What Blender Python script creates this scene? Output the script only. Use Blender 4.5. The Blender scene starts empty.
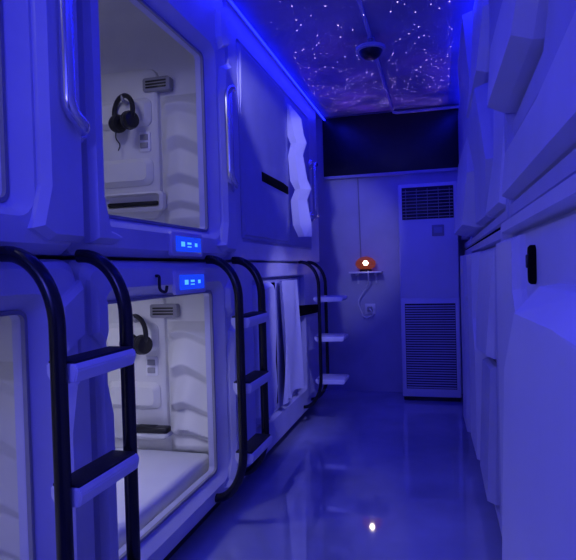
import bpy, bmesh, math, random
from mathutils import Vector, Matrix
random.seed(4)
C = bpy.context.scene.collection
PI = math.pi
bpy.context.scene.view_settings.view_transform = 'Standard'

# ------------------------------------------------------------------ materials
def mat(name, col, rough=0.4, metal=0.0, var=0.06, scale=6.0, bump=0.0, emis=None, estr=0.0, spec=0.5, coat=0.0):
    m = bpy.data.materials.new(name); m.use_nodes = True
    nt = m.node_tree; b = nt.nodes['Principled BSDF']
    b.inputs['Roughness'].default_value = rough
    b.inputs['Metallic'].default_value = metal
    b.inputs['Specular IOR Level'].default_value = spec
    b.inputs['Coat Weight'].default_value = coat
    tc = nt.nodes.new('ShaderNodeTexCoord'); nz = nt.nodes.new('ShaderNodeTexNoise')
    nz.inputs['Scale'].default_value = scale; nz.inputs['Detail'].default_value = 4
    nt.links.new(tc.outputs['Object'], nz.inputs['Vector'])
    rp = nt.nodes.new('ShaderNodeValToRGB')
    rp.color_ramp.elements[0].position = 0.3; rp.color_ramp.elements[1].position = 0.7
    rp.color_ramp.elements[0].color = (*[c*(1-var) for c in col], 1)
    rp.color_ramp.elements[1].color = (*[min(1, c*(1+var)) for c in col], 1)
    nt.links.new(nz.outputs['Fac'], rp.inputs['Fac'])
    nt.links.new(rp.outputs['Color'], b.inputs['Base Color'])
    if bump:
        n2 = nt.nodes.new('ShaderNodeTexNoise'); n2.inputs['Scale'].default_value = scale*12
        nt.links.new(tc.outputs['Object'], n2.inputs['Vector'])
        bp = nt.nodes.new('ShaderNodeBump'); bp.inputs['Strength'].default_value = bump; bp.inputs['Distance'].default_value = 0.01
        nt.links.new(n2.outputs['Fac'], bp.inputs['Height']); nt.links.new(bp.outputs['Normal'], b.inputs['Normal'])
    if emis:
        b.inputs['Emission Color'].default_value = (*emis, 1); b.inputs['Emission Strength'].default_value = estr
    return m

M = dict(
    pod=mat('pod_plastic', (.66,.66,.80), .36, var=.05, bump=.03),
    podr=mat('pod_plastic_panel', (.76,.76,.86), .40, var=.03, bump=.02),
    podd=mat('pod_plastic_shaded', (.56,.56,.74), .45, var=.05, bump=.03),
    door=mat('pod_door', (.50,.50,.68), .7, var=.05, spec=.2),
    inner=mat('pod_interior', (.82,.82,.78), .45, var=.03),
    pad=mat('padded_panel', (.78,.78,.74), .40, var=.03),
    white=mat('bright_white', (.90,.90,.94), .4, var=.02),
    black=mat('black_plastic', (.010,.010,.014), .35, var=.1),
    void=mat('black_recess', (.004,.004,.006), .9, var=.1, spec=.05),
    tube=mat('black_tube', (.006,.006,.010), .26, metal=0., var=.1),
    tread=mat('black_rubber', (.015,.015,.02), .7, var=.2, bump=.2, scale=20),
    chrome=mat('chrome', (.86,.86,.88), .25, metal=1., var=.03),
    grey=mat('grey_plastic', (.35,.35,.38), .45),
    gapdark=mat('panel_gap_shade', (.14,.14,.20), .6),  # dark door backing, puts shade into the gaps between right raised panels
    floor=mat('floor_gloss', (.40,.41,.58), .05, var=.24, scale=1.6, spec=1.0, coat=.8, bump=.008),
    ceil=mat('ceiling_paint', (.36,.33,.54), .8, var=.15, scale=3),
    wall=mat('wall_paint', (.54,.54,.68), .6, var=.05, bump=.05),
    dark=mat('dark_panel', (.010,.010,.018), .4, var=.2),
    bed=mat('bedding', (.85,.85,.86), .8, var=.04, bump=.15, scale=8),
    led=mat('blue_led', (.02,.02,.2), .5, emis=(.006,.010,1), estr=6),
    disp=mat('display_glass', (.01,.02,.12), .2, emis=(.01,.06,1), estr=.85),
    icon=mat('display_icon', (.2,.5,1), .3, emis=(.08,.42,1), estr=1.2),
    bulb=mat('lamp_bulb', (1,.6,.3), .4, emis=(1,.86,.68), estr=18),
    lamp=mat('lamp_shade', (.26,.06,.025), .45, emis=(.85,.14,.035), estr=.16),
    pcb=mat('pale_screen', (.45,.5,.6), .2),
)

# ------------------------------------------------------------------ mesh helpers
def obj(name, bm, m, parent=None, smooth=35):
    bmesh.ops.recalc_face_normals(bm, faces=bm.faces)
    me = bpy.data.meshes.new(name); bm.to_mesh(me); bm.free()
    me.materials.append(M[m] if isinstance(m, str) else m)
    if smooth:
        me.shade_smooth(); me.set_sharp_from_angle(angle=math.radians(smooth))
    o = bpy.data.objects.new(name, me); C.objects.link(o)
    if parent: o.parent = parent
    return o
def thing(name, label, cat, loc=(0,0,0), rotz=0, group=None):
    o = bpy.data.objects.new(name, None); C.objects.link(o); o.empty_display_size = .1
    o.location = loc; o.rotation_euler = (0,0,rotz); o['label'] = label; o['category'] = cat
    if group: o['group'] = group
    return o
def tag(o, label, cat, group=None):
    o['label'] = label; o['category'] = cat
    if group: o['group'] = group
    return o
def struct(name, bm, m):
    o = obj(name, bm, m); o['kind'] = 'structure'; return o
def B(): return bmesh.new()
def box(bm, x0,x1,y0,y1,z0,z1, bev=0, seg=2):
    g = bmesh.ops.create_cube(bm, size=1, matrix=Matrix.Translation(((x0+x1)/2,(y0+y1)/2,(z0+z1)/2)) @ Matrix.Diagonal((x1-x0,y1-y0,z1-z0,1)))
    if bev:
        es = list({e for v in g['verts'] for e in v.link_edges})
        bmesh.ops.bevel(bm, geom=es, offset=bev, segments=seg, affect='EDGES', profile=.5)
    return bm
def rr(u0,u1,z0,z1,r,k=5):
    out = []
    for cx, cz, a in ((u1-r,z0+r,-90),(u1-r,z1-r,0),(u0+r,z1-r,90),(u0+r,z0+r,180)):
        for i in range(k+1):
            t = math.radians(a+90*i/k); out.append((cx+r*math.cos(t), cz+r*math.sin(t)))
    return out
def at(loop, d): return [(d,u,z) for u,z in loop]
def loft(bm, loops, cap0=False, cap1=False):
    vs = [[bm.verts.new(p) for p in l] for l in loops]
    n = len(vs[0])
    for a, b in zip(vs, vs[1:]):
        for i in range(n):
            bm.faces.new((a[i], a[(i+1)%n], b[(i+1)%n], b[i]))
    if cap0: bm.faces.new(vs[0][::-1])
    if cap1: bm.faces.new(vs[-1])
    return bm
def inset(poly, t):
    n = len(poly); out = []
    area = sum(poly[i][0]*poly[(i+1)%n][1]-poly[(i+1)%n][0]*poly[i][1] for i in range(n))
    s = 1 if area > 0 else -1
    for i in range(n):
        p, q, r = Vector(poly[i-1]), Vector(poly[i]), Vector(poly[(i+1)%n])
        e1 = (q-p).normalized(); e2 = (r-q).normalized()
        n1 = Vector((-e1.y, e1.x))*s; n2 = Vector((-e2.y, e2.x))*s
        k = (n1+n2)*(t/max(.3, 1+n1.dot(n2)))
        out.append(tuple(q+k))
    return out
def raised(bm, poly, d0, d1, t, ku=0, kz=0):     # raised plate, its face tilted by ku along the pod and kz upwards
    uc = sum(p[0] for p in poly)/len(poly); zc = sum(p[1] for p in poly)/len(poly)
    D = lambda p: max(d0+.012, d1+ku*(p[0]-uc)+kz*(p[1]-zc))
    a = inset(poly,t*.1); b_ = inset(poly,t)
    return loft(bm, [at(poly,d0), [(d0+(D(p)-d0)*.45,p[0],p[1]) for p in a], [(D(p),p[0],p[1]) for p in b_]], True, True)
def folded(bm, rows, u, fold, th):   # stiff jagged sheet with one upright crease, rows = (height, inner, crease, outer)
    F = [[bm.verts.new((d, u-(fold if k==1 else 0), r[0])) for k, d in enumerate(r[1:])] for r in rows]
    K = [[bm.verts.new((d, u+th-(fold if k==1 else 0), r[0])) for k, d in enumerate(r[1:])] for r in rows]
    n = len(rows)-1
    for j in range(n):
        for i in range(2):
            bm.faces.new((F[j][i],F[j][i+1],F[j+1][i+1],F[j+1][i])); bm.faces.new((K[j][i],K[j+1][i],K[j+1][i+1],K[j][i+1]))
        for i in (0,2): bm.faces.new((F[j][i],F[j+1][i],K[j+1][i],K[j][i]))
    for i in range(2):
        for j in (0,n): bm.faces.new((F[j][i],K[j][i],K[j][i+1],F[j][i+1]))
    return bm
def fillet(pts, r, k=6):
    pts = [Vector(p) for p in pts]; out = [pts[0]]
    for i in range(1, len(pts)-1):
        p, q, s = pts[i-1], pts[i], pts[i+1]
        a = (p-q); b = (s-q); rr_ = min(r, a.length*.49, b.length*.49)
        A = q+a.normalized()*rr_; D = q+b.normalized()*rr_
        for j in range(k+1):
            t = j/k; out.append(A*(1-t)**2 + q*2*t*(1-t) + D*t*t)
    out.append(pts[-1]); return out
def tube(bm, pts, r, n=12):
    pts = [Vector(p) for p in pts]
    T = [(pts[min(i+1,len(pts)-1)]-pts[max(i-1,0)]).normalized() for i in range(len(pts))]
    up = Vector((0,0,1)) if abs(T[0].z) < .9 else Vector((0,1,0))
    N = (up - T[0]*up.dot(T[0])).normalized(); loops = []
    for p, t in zip(pts, T):
        N = (N - t*N.dot(t)).normalized(); Bn = t.cross(N)
        loops.append([p + (N*math.cos(2*PI*i/n)+Bn*math.sin(2*PI*i/n))*r for i in range(n)])
    return loft(bm, loops, True, True)
def lathe(bm, prof, org=(0,0,0), axis='z', n=28):
    loops = []
    for r, h in prof:
        r = max(r, 1e-4); l = []
        for i in range(n):
            c, s = r*math.cos(2*PI*i/n), r*math.sin(2*PI*i/n)
            v = {'z':(c,s,h),'x':(h,c,s),'y':(s,h,c)}[axis]
            l.append(tuple(a+b for a,b in zip(org,v)))
        loops.append(l)
    return loft(bm, loops, True, True)

# ------------------------------------------------------------------ dimensions
XL, XR, YE, ZC = -.97, .22, 4.95, 2.44
# ------------------------------------------------------------------ room shell
b = B(); box(b, -3.1,1.5,-1.6,YE+.1,-.1,0); struct('floor', b, 'floor')
b = B(); box(b, -3.1,1.5,-1.6,YE+.1,ZC,ZC+.1); struct('ceiling', b, 'ceil')
b = B(); box(b, -3.1,1.5,YE,YE+.1,0,ZC); struct('wall_back', b, 'wall')
b = B(); box(b, -3.1,-3.0,-1.6,YE,0,ZC); struct('wall_left', b, 'wall')
b = B(); box(b, 1.4,1.5,-1.6,YE,0,ZC); struct('wall_right', b, 'wall')
b = B(); box(b, -3.0,1.4,-1.6,-1.5,0,ZC); struct('wall_front', b, 'wall')
# dark band above the end wall and its ledge
b = B(); box(b, -.98,.22,YE-.03,YE,1.91,ZC-.012,.004); struct('trim_1', b, 'dark')
b = B(); box(b, -.98,.22,YE-.045,YE,1.885,1.91,.004); struct('trim_2', b, 'wall')

# ------------------------------------------------------------------ pods with an end window (left)
W = 1.17
def plinth(t, L, depth):
    b = B(); box(b, -depth,-.05,.02,L-.02,-.07,.004,.004); obj('plinth', b, 'black', t)
def grab(t, hu, z0, z1):
    b = B()
    tube(b, fillet([(.02,hu+.085,z0),(.075,hu+.07,z0),(.075,hu,z0+.03),(.075,hu,z1-.03),(.075,hu+.07,z1),(.02,hu+.085,z1)],.04), .0185, 14)
    hd = obj('grab_handle', b, 'chrome', t)
    for z in (z0,z1):
        b = B(); lathe(b, [(.040,.016),(.040,.03),(.032,.042),(.021,.055)], (0,hu+.085,z), 'x', 20)
        obj('handle_mount', b, 'chrome', hd)
def window_pod(label, y0, z0, H, win, panel_at, handle=None, hook=False, ledge=False):
    t = thing('capsule_pod', label, 'capsule pod', (XL,y0,z0), 0)
    u0,u1,v0,v1 = win
    b = B()
    outer = rr(.003,W-.003,.004,H-.003,.03)
    loft(b, [at(outer,-1.96), at(outer,-.03), at(rr(.012,W-.012,.016,H-.012,.04),0), at(rr(.03,W-.03,.028,H-.03,.05),.02),
             at(rr(u0-.05,u1+.05,v0-.045,v1+.05,.06),.022), at(rr(u0-.040,u1+.040,v0-.036,v1+.040,.05),.010),
             at(rr(u0-.010,u1+.010,v0-.010,v1+.010,.025),-.025), at(rr(u0,u1,v0,v1,.02),-.03), at(rr(u0,u1,v0,v1,.02),-.055)])
    obj('front_shell', b, 'pod', t, 20)
    e0, e1 = u0-.058, u1+.058
    for s in (0,1):
        poly = [(.02,.035),(.14,.035),(.19,.062),(.11,.082),(e0,.17),(e0,H*.58),(e0-.035,H*.70),(.02,H*.74)] if s == 0 else \
               [(W-.02,.035),(W-.02,H*.74),(e1+.03,H*.70),(e1,H*.58),(e1,.17),(u1+.03,.082),(W-.21,.062),(W-.15,.035)]
        b = B(); raised(b, poly, .016,.055,.016); obj('side_cheek', b, 'pod', t, 12)
        poly = [(.02,H*.80),(e0-.02,H*.76),(e0,H*.80),(e0,H-.12),(.02,H-.06)] if s == 0 else \
               [(W-.02,H*.80),(W-.02,H-.06),(e1,H-.12),(e1,H*.80),(e1+.02,H*.76)]
        b = B(); raised(b, poly, .016,.046,.014); obj('top_cheek', b, 'pod', t, 12)
    if z0 < .5: plinth(t, W, 1.9)
    b = B()
    loft(b, [at(rr(u0-.012,u1+.012,v0-.012,v1+.012,.027),-.028), at(rr(u0-.011,u1+.011,v0-.011,v1+.011,.026),-.018),
             at(rr(u0-.001,u1+.001,v0-.001,v1+.001,.02),-.018), at(rr(u0-.001,u1+.001,v0-.001,v1+.001,.02),-.045)])
    obj('window_seal', b, 'grey', t)
    # interior
    b = B()
    big = rr(.05,W-.06,.07,H-.05,.10)
    loft(b, [at(rr(u0,u1,v0,v1,.02),-.055), at(big,-.07), at(big,-1.9)], False, True)
    obj('interior_shell', b, 'inner', t)
    us = W-.06
    lp = lambda x0,x1,z0_,z1_,r,u: [(x,u,z) for x,z in rr(x0,x1,z0_,z1_,r)]
    b = B()
    loft(b, [lp(-.66,-.305,.21,.93,.05,us+.005), lp(-.655,-.31,.215,.925,.05,us-.02), lp(-.64,-.325,.23,.91,.04,us-.03)], True, True)
    obj('accessory_panel', b, 'inner', t)
    ua = us-.03
    for zz0, zz1 in ((.37,.50),(.65,.785)):
        b = B(); loft(b, [lp(-.62,-.335,zz0,zz1,.035,ua+.004), lp(-.62,-.335,zz0,zz1,.035,ua-.006), lp(-.595,-.36,zz0+.022,zz1-.022,.025,ua-.028)], True, True)
        obj('moulding', b, 'inner', t, 25)
    b = B(); loft(b, [lp(-.375,-.235,.81,.875,.012,us+.004), lp(-.375,-.235,.81,.875,.012,ua-.008), lp(-.368,-.242,.817,.868,.01,ua-.012)], True, True)
    vt = obj('air_vent', b, 'grey', t)
    for i in range(3):
        b = B(); box(b, -.358,-.252, ua-.016,ua-.006, .824+i*.014,.832+i*.014,.002); obj('vent_slot', b, 'black', vt)
    b = B(); loft(b, [lp(-.405,-.345,.53,.625,.01,ua+.004), lp(-.405,-.345,.53,.625,.01,ua-.006), lp(-.40,-.35,.535,.62,.01,ua-.01)], True, True)
    sp = obj('switch_plate', b, 'white', t)
    for i in range(2):
        b = B(); box(b, -.395,-.355, ua-.016,ua-.008, .545+i*.038,.572+i*.038,.003); obj('switch_button', b, 'grey', sp)
    if ledge:
        b = B(); loft(b, [lp(-.475,-.275,.248,.268,.009,us+.004), lp(-.475,-.275,.248,.268,.009,ua-.055), lp(-.465,-.285,.252,.266,.005,ua-.066)], True, True)
        obj('ledge', b, 'inner', t)
    else:
        b = B(); loft(b, [lp(-.60,-.275,.245,.335,.02,ua+.004), lp(-.60,-.275,.245,.335,.02,ua-.03), lp(-.585,-.29,.26,.325,.018,ua-.04), lp(-.575,-.30,.27,.318,.015,ua-.012)], True, True)
        tr = obj('storage_tray', b, 'inner', t)
        b = B(); box(b, -.57,-.305, ua-.036,ua-.014,.270,.290,.006); obj('tray_liner', b, 'black', tr)
    hd_, hz = HOOK[ledge]
    b = B(); tube(b, fillet([(hd_,ua+.002,hz),(hd_,ua-.075,hz),(hd_,ua-.075,hz+.025)],.02), .008); obj('headset_hook', b, 'grey', t)
    # padded, embossed panel nearer the opening
    b = B(); nx, nz = 30, 110; g = []; amp = .054 if ledge else .026
    for j in range(nz+1):
        row = []
        for i in range(nx+1):
            fx, fz = i/nx, j/nz
            e = min(1, 7*min(fx,1-fx)) * min(1, 14*min(fz,1-fz))
            p_ = (4.8*fz + .30*math.sin(5*fz) + .75*math.sqrt((fx-.35)**2+.012)) % 1
            wv = min((1-p_)/.70, p_/.30)
            row.append(b.verts.new((-.30+.255*fx, us-.002-.010*e-amp*e*wv, .16+.63*fz)))
        g.append(row)
    for j in range(nz):
        for i in range(nx): b.faces.new((g[j][i],g[j][i+1],g[j+1][i+1],g[j+1][i]))
    obj('padded_panel', b, 'pad', t, smooth=70)
    # lit control panel
    pu, pz = panel_at; hw, hh = .112, .037
    b = B(); loft(b, [at(rr(pu-hw-.028,pu+hw+.028,pz-hh-.008,pz+hh+.008,.015),.015), at(rr(pu-hw-.028,pu+hw+.028,pz-hh-.008,pz+hh+.008,.015),.028), at(rr(pu-hw-.018,pu+hw+.018,pz-hh,pz+hh,.012),.032)], True, True)
    cp = obj('control_panel', b, 'podr', t)
    b = B(); box(b, .029,.034, pu-hw,pu+hw, pz-hh+.008,pz+hh-.008); obj('display', b, 'disp', cp)
    for du, w_, dz, h_ in ((-.055,.030,.0,.018),(.0,.034,.004,.008),(.0,.034,-.009,.004),(.062,.022,.0,.014)):
        b = B(); box(b, .033,.0355, pu+du-w_/2,pu+du+w_/2, pz+dz-h_/2,pz+dz+h_/2,.001); obj('display_icon', b, 'icon', cp)
    if handle: grab(t, handle, .335, .785)
    if hook:
        b = B(); tube(b, fillet([(.02,pu-.27,pz+.028),(.034,pu-.27,pz+.028),(.034,pu-.27,pz-.022),(.052,pu-.258,pz-.032),(.052,pu-.25,pz-.008)],.013), .0055)
        obj('coat_hook', b, 'black', t)
    return t
HOOK = {False: (-.445,.760), True: (-.42,.80)}
WU = (.14,.965,.135,.90); WLo = (.15,.985,.13,.93)
ZU = 1.145; HU = 1.25; HL = 1.07
window_pod('white upper bunk capsule cut by the left edge, with a chrome handle beside its window', .17, ZU, HU, (.14,.94,.135,.90), (.62,.055), handle=1.06)
window_pod('white lower bunk capsule cut by the left edge, behind the nearest ladder', .17, .07, HL, WLo, (.62,.985))
window_pod('white upper capsule with a large window and black headphones inside', 1.34, ZU, HU, WU, (.66,.055), handle=1.02)
window_pod('white lower capsule whose window shows a mattress, lit blue panel over the window', 1.34, .07, HL, WLo, (.68,.985), hook=True, ledge=True)

def mattress(label, y0):
    t = thing('mattress', label, 'mattress', (XL,y0,.07))
    b = B(); box(b, -1.85,-.12,.09,W-.11,.072,.14,.02,3); obj('mattress_body', b, 'bed', t)
    b = B(); box(b, -1.86,-.085,.06,W-.072,.085,.172,.030,4); obj('sheet', b, 'white', t)
mattress('white mattress inside the lower capsule with the open window and hanging headphones', 1.34)
mattress('white mattress inside the lower capsule cut by the left edge', .17)

def headphones(label, y0, z0, hk, S, cord):
    hd_, hz = hk
    t = thing('headphones', label, 'headphones', (XL+hd_, y0+W-.06-.03-.070, z0+hz+.012*S+.008), math.radians(-24), 'black headphones hung in capsules')
    b = B()
    arc = [(S*.079*math.cos(a), 0, S*(-.076+.080*math.sin(a))) for a in [PI*i/18 for i in range(-3,22)]]
    tube(b, arc, .0115, 10); obj('headband', b, 'black', t)
    for s in (-1,1):
        q = lambda pr: [(S*a, S*c*s) for a, c in pr]
        b = B(); lathe(b, q([(.020,.080),(.040,.076),(.046,.062),(.044,.050)]), (0,0,-S*.128), 'x', 24); ec = obj('ear_cup', b, 'black', t)
        b = B(); lathe(b, q([(.044,.050),(.047,.042),(.042,.026),(.024,.026),(.020,.040)]), (0,0,-S*.128), 'x', 24); obj('ear_cushion', b, 'tread', ec)
    b = B(); tube(b, fillet([(-.065,0,-.155),(-.07,.0,-.16-cord*.3),(-.045,.01,-.16-cord*.7),(-.065,.01,-.16-cord)],.05), .0028, 6); obj('cable', b, 'black', t)
headphones('black headphones hanging inside the upper capsule', 1.34, ZU, HOOK[False], .92, .08)
headphones('black headphones hanging inside the lower capsule above the mattress', 1.34, .07, HOOK[True], 1.0, .30)
hs = thing('handset', 'small dark handset lying on the ledge inside the lower capsule', 'handset', (XL-.375, 1.34+W-.06-.03-.036, .07+.268), math.radians(3))
b = B(); box(b, -.095,.095,-.026,.026,0,.030,.009,3); obj('handset_body', b, 'black', hs)
b = B(); box(b, -.06,.03,-.016,.016,.029,.032,.001); obj('keypad', b, 'tread', hs)

# ------------------------------------------------------------------ side entry pods
def side_pod(label, loc, rotz, L, H, recess, doorcol, panels, slots, handle=None, depth=1.1, strip=None, shell='pod', rec=-.02, seam=False, latch=None):
    t = thing('capsule_pod', label, 'capsule pod', loc, rotz)
    a0,a1,v0,v1 = recess
    b = B()
    o = rr(.004,L-.004,.002,H-.002,.012)
    loft(b, [at(o,-depth), at(o,.004), at(rr(.010,L-.010,.008,H-.008,.02),.02),
             at(rr(a0-.006,a1+.006,v0-.006,v1+.006,.03),.022), at(rr(a0,a1,v0,v1,.025),rec)], True, True)
    obj('front_shell', b, shell, t, 20)
    if loc[2] < .5: plinth(t, L, depth)
    if seam:
        b = B(); box(b, -.02,.009,.006,L-.006,-.005,.004,.002); obj('seam_shade', b, 'void', t)  # black strip added to darken the seam, standing in for its shade
    b = B(); box(b, rec+.002,rec+.016,a0+.01,a1-.01,v0+.01,v1-.01,.005); obj('door_panel', b, doorcol, t)
    for pn in panels:
        poly, d0, d1, ins, m = pn[:5]; ku, kz = pn[5] if len(pn) > 5 else (0,0)
        b = B(); raised(b, poly, d0, d1, ins, ku, kz); obj('raised_panel', b, m, t, 8)
    for poly, d0, d1 in slots:
        b = B(); raised(b, poly, d0, d1, .004); obj('handle_slot', b, 'void', t)
    if strip:
        b = B(); box(b, *strip, .004); obj('door_gap', b, 'void', t)
    if latch:
        x0,x1,y0,y1 = latch
        b = B(); loft(b, [at(rr(x0,x1,y0,y1,.0165),-.007), at(rr(x0,x1,y0,y1,.0165),.006), at(rr(x0+.004,x1-.004,y0+.004,y1-.004,.0125),.010)], True, True)
        lt_ = obj('latch', b, 'void', t)
        b = B(); box(b, .009,.015,x0+.010,x1-.010,y0+.035,y1-.02,.003); obj('latch_lever', b, 'black', lt_)
    if handle: grab(t, *handle)
    return t
LC = 1.99
cu = side_pod('far upper left capsule with flat closed door and tall jagged white piece standing out', (XL,2.515,ZU), 0, LC, HU, (.12,1.70,.10,1.10), 'door',
    [([(.14,.12),(.98,.12),(.98,.415),(.46,.425),(.14,.60)], .004,.028,.012,'door',(0,-.03)),
     ([(.14,.625),(.47,.515),(.98,.515),(.98,1.08),(.14,1.08)], .004,.028,.012,'door',(0,.02))],
    [([(.47,.445),(1.02,.437),(1.02,.49),(.9,.50),(.47,.50)], .018,.030)], handle=(1.62,.35,.75), rec=.008)
b = B()
folded(b, [(.16,.08,.13,.17),(.24,.045,.10,.170),(.40,.035,.09,.145),(.47,.065,.11,.175),(.53,.035,.095,.150),(.69,.025,.08,.125),(.77,.045,.095,.152),(.82,.025,.08,.135),(.93,.025,.06,.120),(1.03,.03,.037,.045)], 1.05, .03, .014)
obj('jagged_panel', b, 'white', cu, 0)
cl = side_pod('far lower left capsule with pale folded curtain in its opening, behind the middle ladder', (XL,2.515,.07), 0, LC, HL, (.26,1.42,.16,.98), 'door',
    [([(.29,.24),(.36,.19),(.58,.22),(.64,.34),(.60,.50),(.64,.66),(.64,.92),(.58,.96),(.29,.94)], -.006,.05,.025,'white',(-.10,0))],
    [([(1.22,.70),(1.80,.68),(1.80,.745),(1.22,.775)], .019,.042)], strip=(-.006,.010,.68,.72,.22,.95))
b = B(); nu, nzz = 72, 12; G = []
for j in range(nzz+1):
    fz = j/nzz; row = []
    for i in range(nu+1):
        fu = i/nu
        a_ = .020*(1.1-.5*fz)*(.55+.45*math.sin(7*fu+1))
        row.append(b.verts.new((.030+a_*math.sin(fu*15+2.0*math.sin(4*fu+1.2*fz))+.010*math.sin(7*fu+3*fz), .75+.43*fu+.014*math.sin(3*fz+7*fu), .20+.02*math.sin(9*fu)*(1-fz)+.755*fz)))
    G.append(row)
for j in range(nzz):
    for i in range(nu): b.faces.new((G[j][i],G[j][i+1],G[j+1][i+1],G[j+1][i]))
obj('curtain', b, 'white', cl, 80)
# right side: local y runs from the far end towards the camera
LR = 2.0
ZR = 1.220; HRL = 1.145; HRU = 1.176
side_pod('nearest lower right capsule with black recessed latch and big angular panel', (XR-.025,1.77,.07), PI, LR, HRL, (.05,1.95,.04,1.105), 'podr',
    [([(.60,.05),(1.93,.05),(1.93,.88),(1.0,.985),(.72,.985),(.60,.84)], -.006,.062,.050,'white',(-.055,-.03)),
     ([(.06,.05),(.40,.05),(.40,.86),(.33,.96),(.33,1.09),(.06,1.09)], -.006,.030,.012,'podr',(-.05,0))],
    [], shell='podr', latch=(.445,.480,.975,1.060))
side_pod('nearest upper right capsule with long slanted ridges, over the black latch', (XR,1.77,ZR), PI, LR, HRU, (.04,1.96,.045,1.145), 'gapdark',
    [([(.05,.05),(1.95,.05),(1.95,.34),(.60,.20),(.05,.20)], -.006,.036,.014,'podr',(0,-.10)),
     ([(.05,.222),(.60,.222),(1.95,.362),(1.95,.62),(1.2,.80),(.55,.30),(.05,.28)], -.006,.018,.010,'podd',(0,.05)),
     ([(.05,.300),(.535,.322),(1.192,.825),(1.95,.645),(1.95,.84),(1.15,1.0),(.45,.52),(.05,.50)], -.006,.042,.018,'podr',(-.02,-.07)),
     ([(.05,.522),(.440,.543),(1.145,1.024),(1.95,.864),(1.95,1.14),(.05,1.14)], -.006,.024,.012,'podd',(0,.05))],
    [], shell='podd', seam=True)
side_pod('second lower right capsule, between the nearest one and the air conditioner', (XR,3.79,.07), PI, LR, HRL, (.04,1.96,.04,1.10), 'gapdark',
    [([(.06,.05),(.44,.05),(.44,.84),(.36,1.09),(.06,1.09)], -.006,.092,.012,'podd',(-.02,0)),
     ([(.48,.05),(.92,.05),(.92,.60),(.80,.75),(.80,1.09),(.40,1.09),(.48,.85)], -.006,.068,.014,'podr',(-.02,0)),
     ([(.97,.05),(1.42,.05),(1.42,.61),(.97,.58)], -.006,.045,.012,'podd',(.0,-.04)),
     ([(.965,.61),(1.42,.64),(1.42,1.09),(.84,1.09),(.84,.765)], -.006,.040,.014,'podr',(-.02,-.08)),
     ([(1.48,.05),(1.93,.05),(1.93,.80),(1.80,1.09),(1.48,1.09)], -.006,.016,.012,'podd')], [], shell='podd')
side_pod('second upper right capsule with jagged raised panels', (XR,3.79,ZR), PI, LR, HRU, (.04,1.96,.04,1.14), 'gapdark',
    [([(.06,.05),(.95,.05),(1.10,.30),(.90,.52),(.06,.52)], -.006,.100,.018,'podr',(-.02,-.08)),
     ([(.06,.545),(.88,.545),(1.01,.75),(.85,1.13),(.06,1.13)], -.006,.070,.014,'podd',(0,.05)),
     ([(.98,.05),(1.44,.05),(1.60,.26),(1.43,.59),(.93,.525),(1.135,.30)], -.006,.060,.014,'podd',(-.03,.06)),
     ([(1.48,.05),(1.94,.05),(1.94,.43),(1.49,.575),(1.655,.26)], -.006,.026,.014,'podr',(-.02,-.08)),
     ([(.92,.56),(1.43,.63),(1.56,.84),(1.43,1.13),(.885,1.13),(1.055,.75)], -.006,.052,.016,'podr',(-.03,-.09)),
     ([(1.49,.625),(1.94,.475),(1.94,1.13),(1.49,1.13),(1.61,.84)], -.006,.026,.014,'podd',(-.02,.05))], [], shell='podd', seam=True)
side_pod('farthest lower right capsule, beside the air conditioner', (XR,4.93,.07), PI, 1.12, HRL, (.06,1.06,.05,1.09), 'gapdark',
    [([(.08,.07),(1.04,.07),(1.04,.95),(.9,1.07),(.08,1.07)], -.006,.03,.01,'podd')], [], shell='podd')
side_pod('farthest upper right capsule, beside the dark band', (XR,4.93,ZR), PI, 1.12, HRU, (.06,1.06,.05,1.13), 'gapdark',
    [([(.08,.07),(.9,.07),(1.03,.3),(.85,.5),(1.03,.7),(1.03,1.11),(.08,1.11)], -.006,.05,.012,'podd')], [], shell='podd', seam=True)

# ------------------------------------------------------------------ ladders
def ladder(label, yc, w, dstep, r=.0185, tm='tread', th=1.0):
    t = thing('ladder', label, 'ladder', (XL+.02,yc,0), 0, 'capsule ladders')
    for s in (-1,1):
        p = [(-.01,1.145),(.0,1.145)]
        p += [(.13*math.sin(a), .975+.17*math.cos(a)) for a in [PI/2*i/12 for i in range(1,13)]]
        p += [(.13,.7),(.13,.33)]
        p += [(.13*math.cos(a), .33-.21*math.sin(a)) for a in [PI/2*i/12 for i in range(1,13)]]
        p += [(-.01,.12)]
        b = B(); tube(b, [(d,s*w/2,z) for d,z in p], r, 16); obj('rail', b, 'tube', t)
    for z in (.90,.62,.32):
        b = B()
        ys = w/2-.014
        pr = [(.085,z-.006),(dstep,z-.006),(dstep+.006,z-.02*th),(dstep-.002,z-.048*th),(.10,z-.055*th),(.085,z-.03*th)]
        loft(b, [[(d,-ys,zz) for d,zz in pr], [(d,ys,zz) for d,zz in pr]], True, True)
        bmesh.ops.bevel(b, geom=b.edges[:], offset=.003, segments=2, affect='EDGES')
        st = obj('step', b, 'white', t)
        b = B(); box(b, .088,dstep-.004,-ys+.005,ys-.005,z-.008,z-.001*(1-th)*10,.002)
        obj('tread', b, tm, st)
    return t
ladder('black tube ladder in the left foreground with two wide steps showing', 1.20, .28, .162)
ladder('black tube ladder in the middle, between the open capsules and the far ones', 2.375, .31, .165)
ladder('farthest black tube ladder, near the end wall', 3.95, .24, .29, .012, 'podd', .75)

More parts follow.
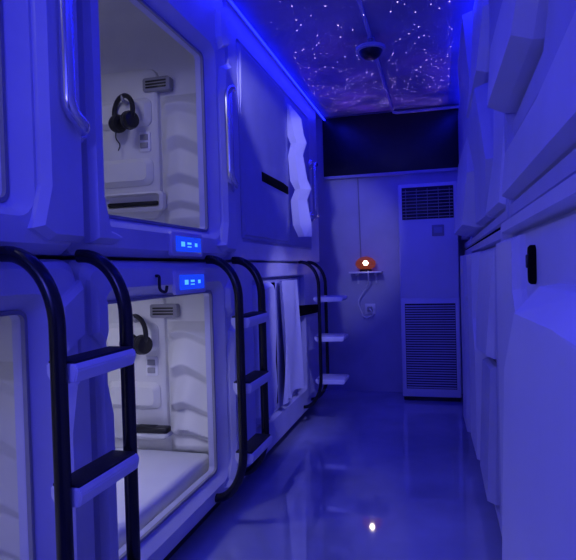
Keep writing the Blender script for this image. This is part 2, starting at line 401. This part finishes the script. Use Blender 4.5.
# ------------------------------------------------------------------ air conditioner
ac = thing('air_conditioner', 'tall white floor-standing air conditioner against the end wall', 'air conditioner', (-.085,4.65,0))
h = .232
b = B(); box(b, -h,h,0,.29,.03,1.76,.012,3); obj('body', b, 'white', ac)
b = B(); box(b, -h+.01,h-.01,.008,.28,0,.035,.004); obj('base', b, 'black', ac)
b = B(); box(b, -h+.03,h-.03,-.010,.01,1.47,1.73,.004); g1 = obj('air_outlet', b, 'black', ac)
b = B()
for i in range(9): box(b, -h+.035,h-.035,-.018,-.008,1.485+i*.026,1.492+i*.026,.002)
for i in range(5): box(b, -h+.06+i*.085,-h+.064+i*.085,-.014,-.009,1.475,1.715)
obj('louver', b, 'grey', g1)
b = B(); box(b, .03,.125,-.014,.004,1.33,1.42,.006); dp = obj('display', b, 'grey', ac)
b = B(); box(b, .045,.11,-.017,-.012,1.355,1.40,.002); obj('screen', b, 'pcb', dp)
b = B(); box(b, -h+.004,h-.004,-.008,.004,.84,1.75,.006); obj('upper_panel', b, 'white', ac)
b = B(); box(b, -h+.004,h-.004,-.008,.004,.06,.83,.006); lp_ = obj('lower_panel', b, 'white', ac)
b = B(); box(b, -h+.035,h-.035,-.0095,-.007,.10,.79); obj('grille_backing', b, 'black', lp_)
b = B()
for i in range(34): box(b, -h+.038,h-.038,-.016,-.008,.106+i*.0200,.117+i*.0200,.002)
obj('intake_grille', b, 'wall', lp_)

# ------------------------------------------------------------------ shelf, lamp, cables
xs = -.62
t = thing('wall_shelf', 'small white shelf on the end wall under the orange lamp', 'shelf', (xs,YE,1.0))
b = B(); box(b, -.14,.14,-.16,0,.045,.06,.004); obj('shelf_board', b, 'white', t)
for s in (-.08,.08):
    b = B(); box(b, s-.008,s+.008,-.11,0,.025,.047,.002); box(b, s-.008,s+.008,-.014,0,-.05,.03,.002); obj('bracket', b, 'white', t)
t = thing('table_lamp', 'small round lamp glowing orange on the end wall shelf', 'lamp', (xs,YE-.09,1.06))
b = B(); lathe(b, [(.05,0),(.055,.008),(.05,.02),(.03,.026)]); obj('lamp_base', b, 'black', t)
b = B(); lathe(b, [(.045,.020),(.074,.034),(.088,.060),(.084,.088),(.062,.112),(.030,.126),(.008,.130)]); obj('lamp_shade', b, 'lamp', t)
b = B(); bmesh.ops.create_uvsphere(b, u_segments=20, v_segments=14, radius=.021, matrix=Matrix.Translation((0.01,-.079,.072))); obj('bulb', b, 'bulb', t)
b = B(); tube(b, fillet([(xs-.06,YE-.012,1.885),(xs-.055,YE-.012,1.5),(xs-.05,YE-.014,1.12),(xs-.035,YE-.03,1.075)],.05), .004, 8)
tag(obj('cable', b, 'grey'), 'thin pale cable running down the end wall to the orange lamp', 'cable')
b = B(); tube(b, fillet([(xs+.03,YE-.165,1.065),(xs+.03,YE-.175,1.02),(xs+.02,YE-.06,.95),(xs-.09,YE-.04,.80),(xs-.03,YE-.04,.64),(xs+.06,YE-.045,.68),(xs+.02,YE-.055,.735)],.06), .006, 8)
tag(obj('cable', b, 'white'), 'thin looped cable hanging below the shelf to the wall socket', 'cable')
t = thing('wall_socket', 'small white wall socket low on the end wall left of the air conditioner', 'socket', (xs+.02,YE,.73))
b = B(); box(b, -.045,.045,-.012,0,-.045,.045,.004); obj('socket_plate', b, 'white', t)
b = B(); box(b, -.022,.022,-.05,-.01,-.022,.022,.005); obj('plug', b, 'grey', t)

# ------------------------------------------------------------------ ceiling bits
xc = -.36
b = B(); tube(b, [(xc,-.6,ZC-.012),(xc,2,ZC-.012),(xc,YE-.05,ZC-.012)], .011, 10); box(b, xc-.02,xc+.02,3.30,3.40,ZC-.03,ZC,.004)
tag(obj('conduit', b, 'wall'), 'white conduit running along the ceiling to the end wall', 'conduit')
b = B(); tube(b, fillet([(xc,YE-.055,ZC-.02),(xc+.03,YE-.045,ZC-.03),(xc+.55,YE-.045,ZC-.03)],.02), .012, 10)
tag(obj('conduit', b, 'wall'), 'short horizontal conduit along the top of the dark band', 'conduit')
t = thing('smoke_detector', 'domed black detector hanging on a short stem from the ceiling', 'smoke detector', (xc,3.3,ZC-.115))
b = B(); lathe(b, [(.012,-.022),(.036,-.016),(.056,-.002),(.068,.018),(.070,.03),(.055,.04)]); obj('sensor_body', b, 'black', t)
b = B(); lathe(b, [(.070,.024),(.084,.028),(.084,.046),(.05,.062)]); obj('sensor_ring', b, 'wall', t)
b = B(); lathe(b, [(.014,.05),(.014,.09),(.022,.092)]); obj('stem', b, 'grey', t)
for x, lab in ((XL+.012,'thin glowing blue light strip along the top of the left capsules'),(XR-.012,'thin glowing blue light strip along the top of the right capsules')):
    b = B(); box(b, x-.005,x+.005,.2,YE-.035,ZC-.033,ZC-.023)
    tag(obj('light_strip', b, 'led'), lab, 'light strip')

# ------------------------------------------------------------------ lights
def area(name, loc, rot, sx, sy, e, col):
    l = bpy.data.lights.new(name, 'AREA'); l.shape = 'RECTANGLE'; l.size = sx; l.size_y = sy; l.energy = e; l.color = col
    o = bpy.data.objects.new(name, l); C.objects.link(o); o.location = loc; o.rotation_euler = rot; return o
def aim(o, p):
    q = (Vector(p)-o.location).to_track_quat('-Z','Y'); o.rotation_euler = q.to_euler(); return q
area('blue_strip_light', (XL+.10,2.4,ZC-.04), (0,math.radians(-15),0), .05,4.8, 9, (.010,.015,1))
area('blue_strip_light', (XR-.06,2.4,ZC-.04), (0,math.radians(10),0), .05,4.8, 7, (.010,.015,1))
area('violet_fill', (-.30,-.9,1.9), (math.radians(66),0,0), .4,.4, 6, (.06,.064,1))  # unseen fill behind the camera, added to lift the whole corridor
aim(area('violet_fill', (-.80,-.5,1.55), (0,0,0), .3,.3, 8.5, (.125,.12,1)), (.22,1.3,.85))  # second added fill, brightens the near right capsules
for y, z, e in ((1.34,ZU,1.5),(1.34,.07,2.6),(.17,ZU,.9),(.17,.07,1.4)):
    area('capsule_reading_light', (XL-.40,y+.50,z+.97), (0,math.radians(8),0), .2,.2, e, (.66,.66,1))
def spot(name, loc, to, e, ang, col, r=.04):
    l = bpy.data.lights.new(name, 'SPOT'); l.energy = e; l.spot_size = math.radians(ang); l.spot_blend = .6; l.shadow_soft_size = r; l.color = col
    o = bpy.data.objects.new(name, l); C.objects.link(o); o.location = loc; return l, aim(o, to)
spot('far_fill_spot', (-.74,1.9,2.28), (-.86,3.56,1.74), 55, 28, (.42,.42,1))  # added spot without a fixture, whitens the jagged panel
spot('far_fill_spot', (.0,2.7,1.9), (-.92,3.45,.66), 50, 36, (.34,.34,1))  # also added, brightens the curtain and the panel beside it

# star projector above the lamp: a gobo of points limited to the ceiling between the two rows
l, q = spot('star_projector', (xs,YE-.1,1.24), (xs+.25,YE-1.6,2.44), 900, 120, (1,1,1), 0); l.spot_blend = .4
iq = q.inverted(); UP = iq @ Vector((0,0,1)); EX = iq @ Vector((1,0,0))
l.use_nodes = True; nt = l.node_tree; em = nt.nodes['Emission']
tc = nt.nodes.new('ShaderNodeTexCoord')
def math_(op, a, b_):
    n = nt.nodes.new('ShaderNodeMath'); n.operation = op
    for i, v in enumerate((a,b_)):
        if isinstance(v,(int,float)): n.inputs[i].default_value = v
        else: nt.links.new(v, n.inputs[i])
    return n.outputs[0]
def dot_(v):
    n = nt.nodes.new('ShaderNodeVectorMath'); n.operation = 'DOT_PRODUCT'
    nt.links.new(tc.outputs['Normal'], n.inputs[0]); n.inputs[1].default_value = v; return n.outputs['Value']
vo = nt.nodes.new('ShaderNodeTexVoronoi'); vo.inputs['Scale'].default_value = 64
nt.links.new(tc.outputs['Normal'], vo.inputs['Vector'])
sc = nt.nodes.new('ShaderNodeSeparateColor'); nt.links.new(vo.outputs['Color'], sc.inputs[0])
star = math_('MULTIPLY', math_('LESS_THAN', vo.outputs['Distance'], .086), math_('LESS_THAN', sc.outputs[0], .8))
nz = nt.nodes.new('ShaderNodeTexNoise'); nz.inputs['Scale'].default_value = 5.0; nz.inputs['Detail'].default_value = 3
nt.links.new(tc.outputs['Normal'], nz.inputs['Vector'])
neb = math_('MULTIPLY', math_('POWER', nz.outputs['Fac'], 3.5), .12)
s_ = math_('ADD', math_('MULTIPLY', star, math_('ADD', 1.6, sc.outputs[1])), neb)
for v, th in ((UP*.60-EX,0),(UP*.24+EX,0),(UP,.36)):
    s_ = math_('MULTIPLY', s_, math_('GREATER_THAN', dot_(v), th))
nt.links.new(s_, em.inputs['Strength'])
mc = nt.nodes.new('ShaderNodeMix'); mc.data_type = 'RGBA'
mc.inputs[6].default_value = (.24,.08,.9,1); mc.inputs[7].default_value = (.8,.62,1,1)
nt.links.new(star, mc.inputs[0]); nt.links.new(mc.outputs[2], em.inputs['Color'])

w = bpy.data.worlds.new('world'); bpy.context.scene.world = w; w.use_nodes = True
w.node_tree.nodes['Background'].inputs[0].default_value = (.01,.01,.08,1)

# ------------------------------------------------------------------ camera
yaw, pitch, roll = math.radians(15.2), math.radians(1.0), math.radians(1.6)
f = Vector((-math.sin(yaw)*math.cos(pitch), math.cos(yaw)*math.cos(pitch), -math.sin(pitch)))
r0 = f.cross(Vector((0,0,1))).normalized(); u0 = r0.cross(f)
r = r0*math.cos(roll)-u0*math.sin(roll); u = u0*math.cos(roll)+r0*math.sin(roll)
mtx = Matrix((r,u,-f)).transposed().to_4x4(); mtx.translation = (0,0,1.09)
cd = bpy.data.cameras.new('camera'); cd.lens = 35; cd.sensor_width = 36; cd.sensor_fit = 'HORIZONTAL'; cd.clip_start = .02
co = bpy.data.objects.new('camera', cd); C.objects.link(co); co.matrix_world = mtx
bpy.context.scene.camera = co
